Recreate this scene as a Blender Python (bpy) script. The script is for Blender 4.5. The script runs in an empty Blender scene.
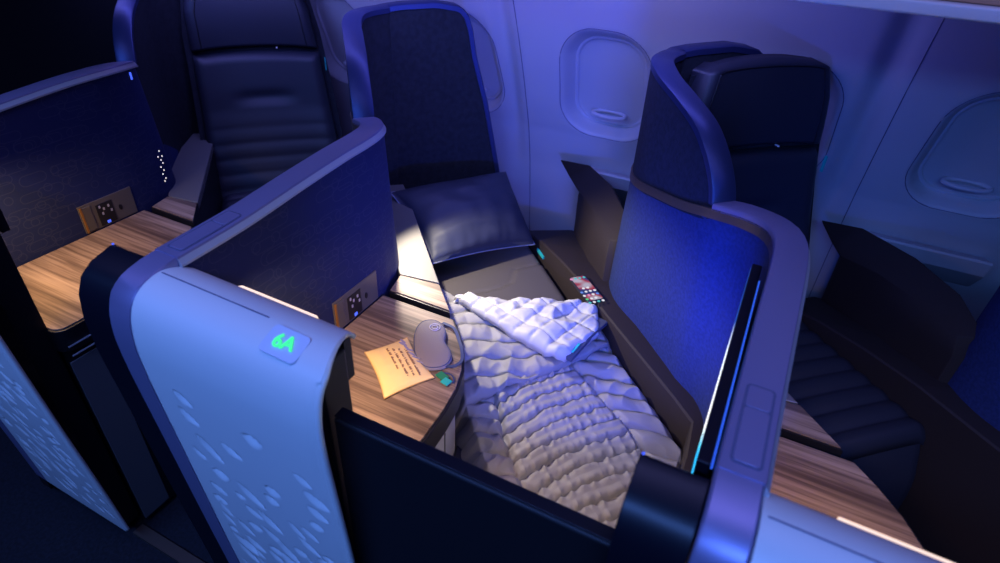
import bpy, math, random
from mathutils import Vector, Matrix, noise
from math import sin, cos, pi, radians, exp, sqrt
random.seed(7)
S = bpy.context.scene
COL = S.collection
PITCH = 0.84
AX = Vector((.7, -.714, 0)).normalized()      # seat axis, head to foot
PX = Vector((.714, .7, 0)).normalized()       # across the seat, towards the window

def su(s, u, z=0., k=0):
    v = AX * s + PX * u
    return (v.x + k * PITCH, v.y, z)

# ------------------------------------------------------------------ materials
MATS = {}
def mat(name, col, rough=.5, metal=0., emit=None, estr=0., bump=0., bscale=200., var=0., vscale=8., spec=None, sheen=0., coat=0.):
    m = bpy.data.materials.new(name); m.use_nodes = True
    nt = m.node_tree; b = nt.nodes['Principled BSDF']
    b.inputs['Base Color'].default_value = (*col, 1)
    b.inputs['Roughness'].default_value = rough
    b.inputs['Metallic'].default_value = metal
    if spec is not None: b.inputs['Specular IOR Level'].default_value = spec
    if sheen: b.inputs['Sheen Weight'].default_value = sheen
    if coat: b.inputs['Coat Weight'].default_value = coat
    if emit:
        b.inputs['Emission Color'].default_value = (*emit, 1)
        b.inputs['Emission Strength'].default_value = estr
    tc = nt.nodes.new('ShaderNodeTexCoord')
    if bump:
        n = nt.nodes.new('ShaderNodeTexNoise'); n.inputs['Scale'].default_value = bscale; n.inputs['Detail'].default_value = 3
        nt.links.new(tc.outputs['Object'], n.inputs['Vector'])
        bp = nt.nodes.new('ShaderNodeBump'); bp.inputs['Strength'].default_value = bump; bp.inputs['Distance'].default_value = .002
        nt.links.new(n.outputs['Fac'], bp.inputs['Height']); nt.links.new(bp.outputs['Normal'], b.inputs['Normal'])
    if var:
        n = nt.nodes.new('ShaderNodeTexNoise'); n.inputs['Scale'].default_value = vscale; n.inputs['Detail'].default_value = 4
        nt.links.new(tc.outputs['Object'], n.inputs['Vector'])
        r = nt.nodes.new('ShaderNodeValToRGB')
        r.color_ramp.elements[0].position = .35; r.color_ramp.elements[1].position = .65
        r.color_ramp.elements[0].color = (*[c * (1 - var) for c in col], 1)
        r.color_ramp.elements[1].color = (*[min(1, c * (1 + var)) for c in col], 1)
        nt.links.new(n.outputs['Fac'], r.inputs['Fac']); nt.links.new(r.outputs['Color'], b.inputs['Base Color'])
    MATS[name] = m
    return m

def wood_mat(name):
    m = bpy.data.materials.new(name); m.use_nodes = True
    nt = m.node_tree; b = nt.nodes['Principled BSDF']; N = nt.nodes.new; L = nt.links.new
    tc = N('ShaderNodeTexCoord'); mp = N('ShaderNodeMapping')
    mp.inputs['Rotation'].default_value = (0, 0, radians(10))
    mp.inputs['Scale'].default_value = (3.0, 95, 10)
    L(tc.outputs['Object'], mp.inputs['Vector'])
    n1 = N('ShaderNodeTexNoise'); n1.inputs['Scale'].default_value = 1.0; n1.inputs['Detail'].default_value = 6; n1.inputs['Roughness'].default_value = .62; n1.inputs['Distortion'].default_value = .35
    L(mp.outputs['Vector'], n1.inputs['Vector'])
    mp2 = N('ShaderNodeMapping'); mp2.inputs['Rotation'].default_value = (0, 0, radians(10)); mp2.inputs['Scale'].default_value = (1.2, 20, 5)
    L(tc.outputs['Object'], mp2.inputs['Vector'])
    n2 = N('ShaderNodeTexNoise'); n2.inputs['Scale'].default_value = 1.3; n2.inputs['Detail'].default_value = 2
    L(mp2.outputs['Vector'], n2.inputs['Vector'])
    mx = N('ShaderNodeMath'); mx.operation = 'MULTIPLY_ADD'; mx.inputs[1].default_value = .6
    L(n1.outputs['Fac'], mx.inputs[0])
    m2 = N('ShaderNodeMath'); m2.operation = 'MULTIPLY'; m2.inputs[1].default_value = .4
    L(n2.outputs['Fac'], m2.inputs[0]); L(m2.outputs[0], mx.inputs[2])
    r = N('ShaderNodeValToRGB'); e = r.color_ramp.elements
    e[0].position = .34; e[0].color = (.075, .048, .035, 1)
    e[1].position = .66; e[1].color = (.40, .30, .22, 1)
    x = e.new(.46); x.color = (.16, .11, .078, 1)
    x = e.new(.55); x.color = (.30, .215, .15, 1)
    L(mx.outputs[0], r.inputs['Fac']); L(r.outputs['Color'], b.inputs['Base Color'])
    b.inputs['Roughness'].default_value = .58
    bp = N('ShaderNodeBump'); bp.inputs['Strength'].default_value = .15; bp.inputs['Distance'].default_value = .001
    L(n1.outputs['Fac'], bp.inputs['Height']); L(bp.outputs['Normal'], b.inputs['Normal'])
    return m

def capsule_fabric(name, col, line, amt=.35):
    """navy woven fabric with thin outlined circles and capsules, mapped on the (Y,Z) plane"""
    m = bpy.data.materials.new(name); m.use_nodes = True
    nt = m.node_tree; b = nt.nodes['Principled BSDF']; N = nt.nodes.new; L = nt.links.new
    def math_(op, a=None, b_=None, c=None):
        n = N('ShaderNodeMath'); n.operation = op
        for i, v in enumerate((a, b_, c)):
            if v is None: continue
            if isinstance(v, (int, float)): n.inputs[i].default_value = v
            else: L(v, n.inputs[i])
        return n.outputs[0]
    tc = N('ShaderNodeTexCoord'); sp = N('ShaderNodeSeparateXYZ'); L(tc.outputs['Object'], sp.inputs[0])
    def layer(cw, ch, half, rad, off, w=.0009):
        yy = math_('ADD', sp.outputs['Y'], off); zz = math_('ADD', sp.outputs['Z'], off * .7)
        row = math_('FLOOR', math_('DIVIDE', zz, ch))
        yo = math_('ADD', yy, math_('MULTIPLY', row, cw * .37))
        cell = math_('FLOOR', math_('DIVIDE', yo, cw))
        fy = math_('SUBTRACT', math_('SUBTRACT', yo, math_('MULTIPLY', cell, cw)), cw * .5)
        fz = math_('SUBTRACT', math_('SUBTRACT', zz, math_('MULTIPLY', row, ch)), ch * .5)
        ax = math_('MAXIMUM', math_('SUBTRACT', math_('ABSOLUTE', fy), half), 0.)
        d = math_('SQRT', math_('ADD', math_('MULTIPLY', ax, ax), math_('MULTIPLY', fz, fz)))
        ln = math_('LESS_THAN', math_('ABSOLUTE', math_('SUBTRACT', d, rad)), w)
        cv = N('ShaderNodeCombineXYZ'); L(cell, cv.inputs[0]); L(row, cv.inputs[1]); cv.inputs[2].default_value = off
        wn = N('ShaderNodeTexWhiteNoise'); wn.noise_dimensions = '3D'; L(cv.outputs[0], wn.inputs['Vector'])
        keep = math_('LESS_THAN', wn.outputs['Value'], .62)
        return math_('MULTIPLY', ln, keep)
    a = layer(.062, .030, .014, .0105, 3.01)
    c = layer(.046, .036, 0., .0095, 5.023)
    d = layer(.075, .041, .018, .013, 7.31)
    al = math_('MAXIMUM', math_('MAXIMUM', a, c), d)
    nz = N('ShaderNodeTexNoise'); nz.inputs['Scale'].default_value = 260; L(tc.outputs['Object'], nz.inputs['Vector'])
    mx = N('ShaderNodeMix'); mx.data_type = 'RGBA'
    mx.inputs['A'].default_value = (*col, 1); mx.inputs['B'].default_value = (*line, 1)
    L(math_('MULTIPLY', al, amt), mx.inputs['Factor'])
    L(mx.outputs['Result'], b.inputs['Base Color'])
    bp = N('ShaderNodeBump'); bp.inputs['Strength'].default_value = .35; bp.inputs['Distance'].default_value = .001
    L(nz.outputs['Fac'], bp.inputs['Height']); L(bp.outputs['Normal'], b.inputs['Normal'])
    b.inputs['Roughness'].default_value = .75
    b.inputs['Specular IOR Level'].default_value = .3
    return m

def screen_mat(name):
    m = bpy.data.materials.new(name); m.use_nodes = True
    nt = m.node_tree; b = nt.nodes['Principled BSDF']; N = nt.nodes.new; L = nt.links.new
    tc = N('ShaderNodeTexCoord'); sp = N('ShaderNodeSeparateXYZ'); L(tc.outputs['Object'], sp.inputs[0])
    mr = N('ShaderNodeMapRange'); mr.inputs['From Min'].default_value = 0.; mr.inputs['From Max'].default_value = .48
    L(sp.outputs['Y'], mr.inputs['Value'])
    r = N('ShaderNodeValToRGB'); e = r.color_ramp.elements
    e[0].position = .0; e[0].color = (.02, .5, 1., 1)
    e[1].position = 1.; e[1].color = (.003, .01, .06, 1)
    x = e.new(.03); x.color = (.1, .7, 1., 1)
    x = e.new(.09); x.color = (1., 1., 1., 1)
    x = e.new(.38); x.color = (.8, .9, 1., 1)
    x = e.new(.55); x.color = (.01, .05, .25, 1)
    L(mr.outputs['Result'], r.inputs['Fac']); L(r.outputs['Color'], b.inputs['Emission Color'])
    b.inputs['Base Color'].default_value = (.01, .01, .012, 1); b.inputs['Emission Strength'].default_value = 2.2
    b.inputs['Roughness'].default_value = .2
    return m

M = dict(
    shellplastic=mat('pale_cap_lacquer', (.30, .27, .45), .40, metal=.55, bump=.05, bscale=500),
    panel=mat('pale_panel_lacquer', (.70, .70, .66), .42),
    rimstrip=mat('blue_grey_rim', (.035, .048, .14), .42, metal=.5),
    groove=mat('groove_shadow_gap', (.10, .10, .18), .6),
    bronze=mat('bronze_trim', (.16, .11, .085), .35, metal=.6),
    silver=mat('satin_trim', (.55, .55, .58), .35, metal=.35),
    fabric=capsule_fabric('navy_capsule_fabric', (.010, .019, .088), (.09, .10, .16), .20),
    bright=mat('blue_woven_fabric', (.020, .034, .125), .8, bump=.5, bscale=120, var=.16, vscale=140, spec=.2),
    shellfab=mat('charcoal_shell_fabric', (.018, .021, .038), .85, bump=.5, bscale=240, var=.2, vscale=90, spec=.2),
    lining=mat('charcoal_lining_fabric', (.021, .024, .031), .9, bump=.4, bscale=300, var=.15, vscale=60, spec=.15),
    seat=mat('dark_leather', (.020, .023, .036), .5, bump=.2, bscale=320),
    seatgrey=mat('grey_leather', (.085, .076, .075), .5, bump=.15, bscale=320),
    black=mat('matt_black', (.006, .006, .008), .45),
    gloss=mat('dark_gloss', (.004, .0045, .010), .36, spec=.3),
    door=mat('dark_door_lacquer', (.010, .010, .013), .5, spec=.3),
    grey=mat('grey_side_panel', (.13, .125, .13), .45),
    arm=mat('cream_armrest', (.15, .145, .132), .5),
    console=mat('brown_black_console', (.017, .0095, .0082), .75, bump=.08, bscale=300),
    wall=mat('cabin_sidewall', (.46, .46, .50), .48),
    shade=mat('window_shade', (.19, .19, .26), .5),
    rim=mat('window_rim', (.48, .48, .54), .4),
    teal=mat('teal_tag', (.02, .45, .38), .5),
    pin=mat('steel_pin', (.95, .95, .95), .3),
    blanket=mat('blue_grey_quilt', (.24, .235, .24), .62, bump=.15, bscale=500),
    lining2=mat('pale_quilt_lining', (.47, .47, .47), .6, bump=.15, bscale=500),
    binding=mat('dark_binding', (.06, .07, .11), .6),
    pillow=mat('slate_pillowcase', (.027, .032, .052), .55, bump=.15, bscale=420),
    pipe=mat('grey_piping', (.22, .24, .30), .5),
    strip=mat('warm_light_strip', (1, .8, .6), .5, emit=(1., .74, .55), estr=1.15),
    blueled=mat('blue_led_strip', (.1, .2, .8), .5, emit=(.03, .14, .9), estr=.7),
    sign=mat('sign_digits', (.02, .3, .1), .5, emit=(.05, 1., .28), estr=1.0),
    signplate=mat('sign_plate', (.56, .62, .72), .3),
    socket=mat('outlet_plate', (.10, .092, .085), .4),
    socketdark=mat('socket_insert', (.012, .012, .014), .35),
    amber=mat('amber_holder', (.28, .13, .03), .4),
    blueport=mat('blue_port', (.1, .2, 1.), .4, emit=(.08, .16, 1.), estr=.8),
    glint=mat('tiny_glint_bead', (.9, .9, .85), .4, emit=(1., .96, .85), estr=.8),
    white=mat('white_plastic', (.7, .7, .72), .4),
    pouch=mat('yellow_pouch_paper', (.95, .70, .30), .55, bump=.3, bscale=60),
    pouchedge=mat('pouch_seam', (.62, .38, .14), .6),
    ink=mat('brown_ink', (.30, .16, .09), .6),
    petal=mat('lavender_print', (.30, .28, .42), .6),
    mask=mat('taupe_mask_fabric', (.23, .205, .215), .75, bump=.5, bscale=500),
    maskring=mat('mask_emblem', (.62, .60, .62), .6),
    strap=mat('blue_strap', (.03, .05, .14), .7),
    greentag=mat('green_tag', (.01, .22, .09), .6),
    phonebody=mat('phone_body', (.02, .02, .03), .3),
    screen=screen_mat('monitor_picture'),
    bin_=mat('overhead_rail_white', (.85, .85, .9), .4),
    binwarm=mat('overhead_panel_tan', (.75, .42, .26), .5),
    wood=wood_mat('walnut_laminate'),
)
carpet = mat('dark_carpet', (.006, .006, .011), .95, bump=1., bscale=60, var=.5, vscale=110)

# ------------------------------------------------------------------ helpers
def mesh_obj(name, V, F, m, parent=None, origin=(0, 0, 0), smooth=False, bevel=0., solid=0., sub=0, seg=2, angle=35):
    o0 = Vector(origin)
    me = bpy.data.meshes.new(name)
    me.from_pydata([tuple(Vector(v) - o0) for v in V], [], F)
    me.validate(); me.update()
    import bmesh
    bm = bmesh.new(); bm.from_mesh(me); bmesh.ops.recalc_face_normals(bm, faces=bm.faces); bm.to_mesh(me); bm.free()
    mm = m if isinstance(m, (list, tuple)) else [m]
    for x in mm: me.materials.append(x)
    if smooth:
        for p in me.polygons: p.use_smooth = True
    o = bpy.data.objects.new(name, me); COL.objects.link(o)
    if parent:
        o.parent = parent
    else:
        o.location = o0
    if solid:
        md = o.modifiers.new('solid', 'SOLIDIFY'); md.thickness = solid; md.offset = -1
    if bevel:
        md = o.modifiers.new('bevel', 'BEVEL'); md.width = bevel; md.segments = seg; md.limit_method = 'ANGLE'; md.angle_limit = radians(angle)
        for p in me.polygons: p.use_smooth = True
        w = o.modifiers.new('wn', 'WEIGHTED_NORMAL'); w.keep_sharp = True
    if sub:
        md = o.modifiers.new('sub', 'SUBSURF'); md.levels = sub; md.render_levels = sub
    return o

class Thing:
    def __init__(self, name, label, cat, loc=(0, 0, 0), group=None):
        self.o = bpy.data.objects.new(name, None); COL.objects.link(self.o)
        self.o.location = loc; self.o['label'] = label; self.o['category'] = cat
        self.o.empty_display_size = .02
        if group: self.o['group'] = group
        self.loc = Vector(loc)
    def part(self, name, V, F, m, label=None, **kw):
        o = mesh_obj(name, V, F, m, parent=self.o, origin=self.loc, **kw)
        if label: o['label'] = label
        return o
    def sub(self, parent, name, V, F, m, label=None, **kw):
        o = mesh_obj(name, V, F, m, parent=parent, origin=self.loc, **kw)
        if label: o['label'] = label
        return o

def single(name, V, F, m, label, cat, loc=(0, 0, 0), group=None, **kw):
    o = mesh_obj(name, V, F, m, origin=loc, **kw)
    o['label'] = label; o['category'] = cat
    if group: o['group'] = group
    return o

def join(*parts):
    V = []; F = []
    for v, f in parts:
        n = len(V); V += list(v); F += [tuple(i + n for i in q) for q in f]
    return V, F

def box(x0, x1, y0, y1, z0, z1):
    V = [(x, y, z) for z in (z0, z1) for y in (y0, y1) for x in (x0, x1)]
    return V, [(0, 2, 3, 1), (4, 5, 7, 6), (0, 1, 5, 4), (2, 6, 7, 3), (0, 4, 6, 2), (1, 3, 7, 5)]

def prism(poly, z0, z1):
    n = len(poly)
    V = [(x, y, z0) for x, y in poly] + [(x, y, z1) for x, y in poly]
    F = [tuple(range(n - 1, -1, -1)), tuple(range(n, 2 * n))] + [(i, (i + 1) % n, n + (i + 1) % n, n + i) for i in range(n)]
    return V, F

def loft(rings, closed=True, caps=True):
    n = len(rings[0]); V = [v for r in rings for v in r]; F = []
    for i in range(len(rings) - 1):
        for j in range(n if closed else n - 1):
            a = i * n + j; b = i * n + (j + 1) % n
            F.append((a, b, b + n, a + n))
    if caps and closed:
        F.append(tuple(range(n - 1, -1, -1))); F.append(tuple((len(rings) - 1) * n + j for j in range(n)))
    return V, F

def grid(nu, nv, fn):
    V = [fn(i / (nu - 1), j / (nv - 1)) for i in range(nu) for j in range(nv)]
    F = [(i * nv + j, (i + 1) * nv + j, (i + 1) * nv + j + 1, i * nv + j + 1) for i in range(nu - 1) for j in range(nv - 1)]
    return V, F

def rounded(poly, r, seg=5):
    """round the corners of a plan polygon; r may be a list"""
    out = []; n = len(poly)
    for i in range(n):
        p = Vector(poly[i]); a = Vector(poly[i - 1]); b = Vector(poly[(i + 1) % n])
        rr = r[i] if isinstance(r, (list, tuple)) else r
        if rr <= 0: out.append(tuple(p)); continue
        da = (a - p); db = (b - p); l = min(rr, da.length * .48, db.length * .48)
        p0 = p + da.normalized() * l; p1 = p + db.normalized() * l
        for t in range(seg + 1):
            t /= seg
            out.append(tuple(p0 * (1 - t) ** 2 + p * 2 * t * (1 - t) + p1 * t ** 2))
    return out

def resample(pts, step):
    """Catmull-Rom through pts (tuples of any length), roughly every step"""
    P = [Vector(p) if len(p) <= 4 else p for p in pts]; out = []
    for i in range(len(P) - 1):
        p0 = P[max(i - 1, 0)]; p1 = P[i]; p2 = P[i + 1]; p3 = P[min(i + 2, len(P) - 1)]
        n = max(1, int(round((p2 - p1).length / step)))
        for k in range(n):
            t = k / n
            out.append(.5 * ((2 * p1) + (p2 - p0) * t + (2 * p0 - 5 * p1 + 4 * p2 - p3) * t * t + (3 * p1 - p0 - 3 * p2 + p3) * t ** 3))
    out.append(P[-1]); return out

def tube(pts, r, n=8):
    P = [Vector(p) for p in pts]; rings = []
    for i, p in enumerate(P):
        d = (P[min(i + 1, len(P) - 1)] - P[max(i - 1, 0)]).normalized()
        up = Vector((0, 0, 1)) if abs(d.z) < .9 else Vector((1, 0, 0))
        a = d.cross(up).normalized(); b = a.cross(d)
        rings.append([tuple(p + (a * cos(2 * pi * j / n) + b * sin(2 * pi * j / n)) * r) for j in range(n)])
    return loft(rings)

def interp(x, xs, ys):
    if x <= xs[0]: return ys[0]
    for i in range(len(xs) - 1):
        if x <= xs[i + 1]:
            t = (x - xs[i]) / (xs[i + 1] - xs[i]); return ys[i] * (1 - t) + ys[i + 1] * t
    return ys[-1]

def obox(c, ux, uy, uz, hx, hy, hz):
    c = Vector(c); ux = Vector(ux).normalized(); uy = Vector(uy).normalized(); uz = Vector(uz).normalized()
    V = [tuple(c + ux * hx * i + uy * hy * j + uz * hz * k) for k in (-1, 1) for j in (-1, 1) for i in (-1, 1)]
    return V, [(0, 2, 3, 1), (4, 5, 7, 6), (0, 1, 5, 4), (2, 6, 7, 3), (0, 4, 6, 2), (1, 3, 7, 5)]

def text_mesh(s, size):
    c = bpy.data.curves.new('t', 'FONT'); c.body = s; c.size = size; c.extrude = .0004; c.align_x = 'CENTER'; c.align_y = 'CENTER'; c.offset = size * .02
    o = bpy.data.objects.new('t', c); COL.objects.link(o)
    bpy.context.view_layer.update()
    me = bpy.data.meshes.new_from_object(o.evaluated_get(bpy.context.evaluated_depsgraph_get()))
    V = [tuple(v.co) for v in me.vertices]; F = [tuple(p.vertices) for p in me.polygons]
    bpy.data.objects.remove(o); bpy.data.curves.remove(c); bpy.data.meshes.remove(me)
    return V, F

# ------------------------------------------------------------------ the suite module
# profile (y, z) of the aisle end: the cap rolls over and runs down to the floor
ROLL = [(.485, 1.058), (.464, 1.058), (.434, 1.054), (.409, 1.047), (.389, 1.032), (.376, 1.006), (.369, .964), (.369, .909), (.372, .848), (.380, .717), (.389, .564), (.397, .432), (.403, .343), (.412, .20), (.42, .06)]
# outer face of a divider (plan) and the height of its top
OUT = [(-.798, .47, 1.045), (-.797, .60, 1.051), (-.796, .74, 1.065), (-.795, .85, 1.075), (-.796, .92, 1.078), (-.803, .965, 1.077), (-.822, 1.008, 1.071), (-.862, 1.054, 1.058),
       (-.915, 1.096, 1.041), (-.962, 1.149, 1.017), (-.998, 1.191, 1.001), (-1.058, 1.26, .980), (-1.105, 1.315, .965), (-1.135, 1.368, .955), (-1.150, 1.420, .95), (-1.150, 1.470, .95), (-1.136, 1.515, .95), (-1.10, 1.56, .95)]
CAPDZ = .0145
def cap_top(y):
    return interp(y, [.47, .60, .74, .85, .92], [1.045, 1.051, 1.065, 1.075, 1.078]) + CAPDZ
BACK_S = -1.842
BACK_OUT = BACK_S - .05
def back_top(u):
    return interp(u, [.20, .24, .31, .41, .48, .505, .522, .531, .579, .631, .66], [1.205, 1.22, 1.229, 1.233, 1.222, 1.205, 1.17, 1.10, .926, .672, .50])
SHELL_TOP = [(-.915, 1.096, 1.050), (-.925, 1.108, 1.085), (-.937, 1.121, 1.109), (-.962, 1.149, 1.143), (-.998, 1.191, 1.173), (-1.058, 1.26, 1.197), (-1.105, 1.315, 1.212), (-1.135, 1.368, 1.221), (-1.150, 1.420, 1.222), (-1.150, 1.470, 1.222), (-1.141, 1.508, 1.222)]

def offset_path(pts, d):
    out = []
    for i, p in enumerate(pts):
        a = Vector(pts[max(i - 1, 0)][:2]); b = Vector(pts[min(i + 1, len(pts) - 1)][:2])
        t = (b - a).normalized(); n = Vector((t.y, -t.x))
        out.append((p[0] + n.x * d, p[1] + n.y * d))
    return out

def make_divider(k, label):
    dx = k * PITCH
    T = Thing('privacy_divider', label, 'divider', (-.775 + dx, .7, 0), 'privacy dividers between the suites')
    P = [tuple(p) for p in resample(OUT, .02)]
    W = .046
    I = offset_path(P, W)
    zsplit = lambda z: z
    # fabric body: outer face flares a little to its foot past the corner
    rings = []
    for i, (p, q) in enumerate(zip(P, I)):
        x, y, z = p
        fl = interp(y, [.98, 1.05, 1.12, 1.25, 1.33, 1.42, 1.5], [0, -.026, -.030, -.022, -.005, .012, .012])
        n = (Vector(q) - Vector(p[:2])).normalized()
        ring = []
        for zz, f in ((.02, 1.3), (.35, .95), (.6, .8), (.8, .45), (z, 0.)):
            ring.append((x - n.x * fl * f + dx, y - n.y * fl * f, zz))
        iz = z
        if y > 1.07: q = (q[0] - n.x * .018, q[1] - n.y * .018)
        low = max(0., -fl) * 1.0 if y > 1.0 else 0.
        ring += [(q[0] + dx, q[1], iz), (q[0] + n.x * low + dx, q[1] + n.y * low, .6), (q[0] + n.x * low + dx, q[1] + n.y * low, .02)]
        rings.append(ring)
    V, F = loft(rings)
    o = T.part('fabric_panel', V, F, [M['bright'], M['fabric']], smooth=False)
    me = o.data
    for p_ in me.polygons:
        p_.use_smooth = len(p_.vertices) == 4
        c = p_.center
        # the side that faces the suite it belongs to wears the capsule pattern
        if p_.normal.x > .35 and c.y + T.loc.y < 1.2: p_.material_index = 1
    es = o.modifiers.new('es', 'EDGE_SPLIT'); es.split_angle = radians(50)
    # bronze trim on the outer face, under the cap
    rings = []
    for p, q in zip(P, I):
        x, y, z = p; n = (Vector(q) - Vector(p[:2])).normalized(); e = .004
        rings.append([(x - n.x * e + dx, y - n.y * e, z - .016), (x - n.x * e + dx, y - n.y * e, z + .004), (x + n.x * .004 + dx, y + n.y * .004, z + .004), (x + n.x * .004 + dx, y + n.y * .004, z - .016)])
    V, F = loft(rings); T.part('trim_strip', V, F, M['bronze'], label='thin bronze trim line')
    # satin chamfer along the suite side
    rings = []
    kk = [i for i, p in enumerate(P) if p[1] <= 1.10 and p[0] > -.92]
    for i in kk:
        p, q = P[i], I[i]; n = (Vector(q) - Vector(p[:2])).normalized()
        def at(d, h): return (q[0] + n.x * d + dx, q[1] + n.y * d, p[2] + CAPDZ + h)
        rings.append([at(-.0015, -.0012), at(.0055, -.0125), at(.0055, -.0165), at(-.004, -.0165)])
    V, F = loft(rings); T.part('edge_trim', V, F, M['silver'], label='bright chamfered edge strip')
    # cap
    rings = []
    for i in kk:
        p, q = P[i], I[i]; n = (Vector(q) - Vector(p[:2])).normalized()
        def at(d, h): return (p[0] + n.x * d + dx, p[1] + n.y * d, p[2] + CAPDZ + h)
        rings.append([at(-.004, -.014), at(-.004, -.003), at(-.0025, -.0006), at(-.001, 0), at(.0435, 0), at(.0450, -.0006), at(.0462, -.003), at(.0455, -.014)])
    V, F = loft(rings)
    cap = T.part('cap', V, F, M['shellplastic'], smooth=True)
    cap.modifiers.new('es', 'EDGE_SPLIT').split_angle = radians(24)
    # rolled aisle end of the cap
    R = [tuple(p) for p in resample([(y, z, 0) for y, z in ROLL], .012)]
    rings = []
    for i, (y, z, _) in enumerate(R):
        a = Vector(R[max(i - 1, 0)][:2]); b = Vector(R[min(i + 1, len(R) - 1)][:2]); t = (b - a).normalized()
        n = Vector((-t.y, t.x)) if (-t.y) < 0 or t.x > 0 else Vector((t.y, -t.x))
        n = Vector((t.y, -t.x))            # inwards (towards +y / down)
        if n.x < 0 and abs(t.x) < .5: n = -n
        if abs(t.x) >= .5: n = Vector((0, -1))
        th = .020
        rings.append([(-.802 + dx, y + n.x * .003, z + n.y * .003), (-.799 + dx, y, z), (-.756 + dx, y, z), (-.7535 + dx, y + n.x * .003, z + n.y * .003), (-.7535 + dx, y + n.x * th, z + n.y * th), (-.802 + dx, y + n.x * th, z + n.y * th)])
    V, F = loft(rings)
    re = T.part('rolled_end', V, F, M['shellplastic'], smooth=True)
    re.modifiers.new('es', 'EDGE_SPLIT').split_angle = radians(40)
    V, F = box(-.797 + dx, -.757 + dx, .42, .475, .02, 1.03)
    T.part('end_core', V, F, M['black'])
    # latch cover let into the cap
    x0, x1, y0, y1 = -.792 + dx, -.7585 + dx, .482, .606
    z0 = 0.0002
    def lift(V): return [(x, y, z + cap_top(y)) for x, y, z in V]
    V, F = prism(rounded([(x0, y0), (x1, y0), (x1, y1), (x0, y1)], .007), z0 - .001, z0 + .0006)
    g = T.part('latch_cover', lift(V), F, M['groove'])
    g0 = .0030
    for (a, b) in ((y0 + g0, .566), (.568, y1 - g0)):
        V, F = prism(rounded([(x0 + g0, a), (x1 - g0, a), (x1 - g0, b), (x0 + g0, b)], .005), z0, z0 + .0014)
        T.sub(g, 'cover_plate', lift(V), F, M['shellplastic'], bevel=.0005)
    # outlet plate on the suite side
    fx = -.7508 + dx
    V, F = join(box(fx - .003, fx + .004, .768, .92, .702, .781))
    pl = T.part('outlet_plate', V, F, M['socket'], bevel=.0015)
    V, F = box(fx, fx + .0065, .774, .800, .706, .775)
    T.sub(pl, 'holder_lip', V, F, M['socket'], bevel=.002)
    V, F = box(fx, fx + .0075, .7705, .775, .704, .777)
    T.sub(pl, 'amber_edge', V, F, M['amber'], label='amber edge of the holder')
    V, F = box(fx, fx + .0055, .812, .858, .7065, .768)
    sk = T.sub(pl, 'socket', V, F, M['socketdark'], bevel=.001)
    bits = [box(fx, fx + .0066, a, a + .0045, b, b + .007) for a, b in ((.819, .757), (.829, .748), (.843, .752), (.848, .737), (.823, .736))]
    V, F = join(*bits); T.sub(pl, 'socket_contact', V, F, M['silver'])
    V, F = box(fx, fx + .0068, .829, .838, .7085, .716); T.sub(pl, 'usb_port', V, F, M['blueport'], label='glowing blue port')
    V, F = prism([(.8765 + .0045 * cos(t * pi / 6), .7365 + .008 * sin(t * pi / 6)) for t in range(12)], 0, 1)
    V = [(fx + (.0008 if z < .5 else .0055), x, y) for x, y, z in V]
    T.sub(pl, 'headphone_jack', V, F, M['black'])
    return T

def make_glints(k, T):
    dx = k * PITCH
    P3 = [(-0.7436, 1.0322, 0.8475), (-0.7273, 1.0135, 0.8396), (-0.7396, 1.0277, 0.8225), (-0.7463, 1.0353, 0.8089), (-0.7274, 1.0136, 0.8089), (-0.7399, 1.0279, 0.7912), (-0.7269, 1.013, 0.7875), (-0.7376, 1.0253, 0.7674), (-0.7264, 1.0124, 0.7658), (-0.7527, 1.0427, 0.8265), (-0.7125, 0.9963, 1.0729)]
    bits = [obox((a + dx, y, z), (.65, -.75, 0), (.75, .65, 0), (0, 0, 1), .0011, .0012, .0017) for a, y, z in P3[:-1]]  # glowing beads stand for white glints, there are no lamps here
    V, F = join(*bits); T.part('glint_beads', V, F, M['glint'], label='cluster of tiny white glints')
    V, F = obox((P3[-1][0] + dx, P3[-1][1], P3[-1][2]), (.65, -.75, 0), (.75, .65, 0), (0, 0, 1), .002, .002, .009)
    T.part('call_light', V, F, M['blueport'], label='tiny blue light')

def make_monitor(k, label):
    dx = k * PITCH
    # the slab leans back a little: top edge 20 mm off the divider, bottom edge nearly against it
    def X(z, d): return dx - .822 + (1.045 - z) * .052 + d
    T = Thing('monitor', label, 'monitor', (-.80 + dx, .49, .76), 'suite monitors')
    def slab(d0, d1, y0, y1, z0, z1):
        r0 = [(X(z, d), y, z) for z in (z0, z1) for y in (y0, y1) for d in (d0, d1)]
        return r0, [(0, 2, 3, 1), (4, 5, 7, 6), (0, 1, 5, 4), (2, 6, 7, 3), (0, 4, 6, 2), (1, 3, 7, 5)]
    V, F = slab(0, .0155, .478, .925, .79, 1.048); T.part('casing', V, F, M['gloss'], bevel=.002)
    V, F = slab(-.0012, .0006, .484, .918, .797, 1.044); T.part('screen', V, F, M['screen'], label='lit screen seen almost edge on')
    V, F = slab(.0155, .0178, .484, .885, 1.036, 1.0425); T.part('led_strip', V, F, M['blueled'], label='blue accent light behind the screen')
    return T

PET = [(165.6, 372), (189.6, 374), (223, 411.6), (233, 427), (254, 443), (209, 427), (188, 440), (273.6, 423.6), (205, 474), (225.6, 473), (263, 471.6), (288, 468), (272, 427), (216, 494.5), (231, 493), (257.5, 506), (277.5, 499.5), (222.5, 507), (242.5, 521), (265, 524.5), (232.5, 527), (255, 536), (242.5, 544.5), (275, 544.5), (292.5, 539.5), (310, 522), (307.5, 537), (262.5, 553), (295, 557), (312.5, 554.5), (245, 554.5)]
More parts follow.
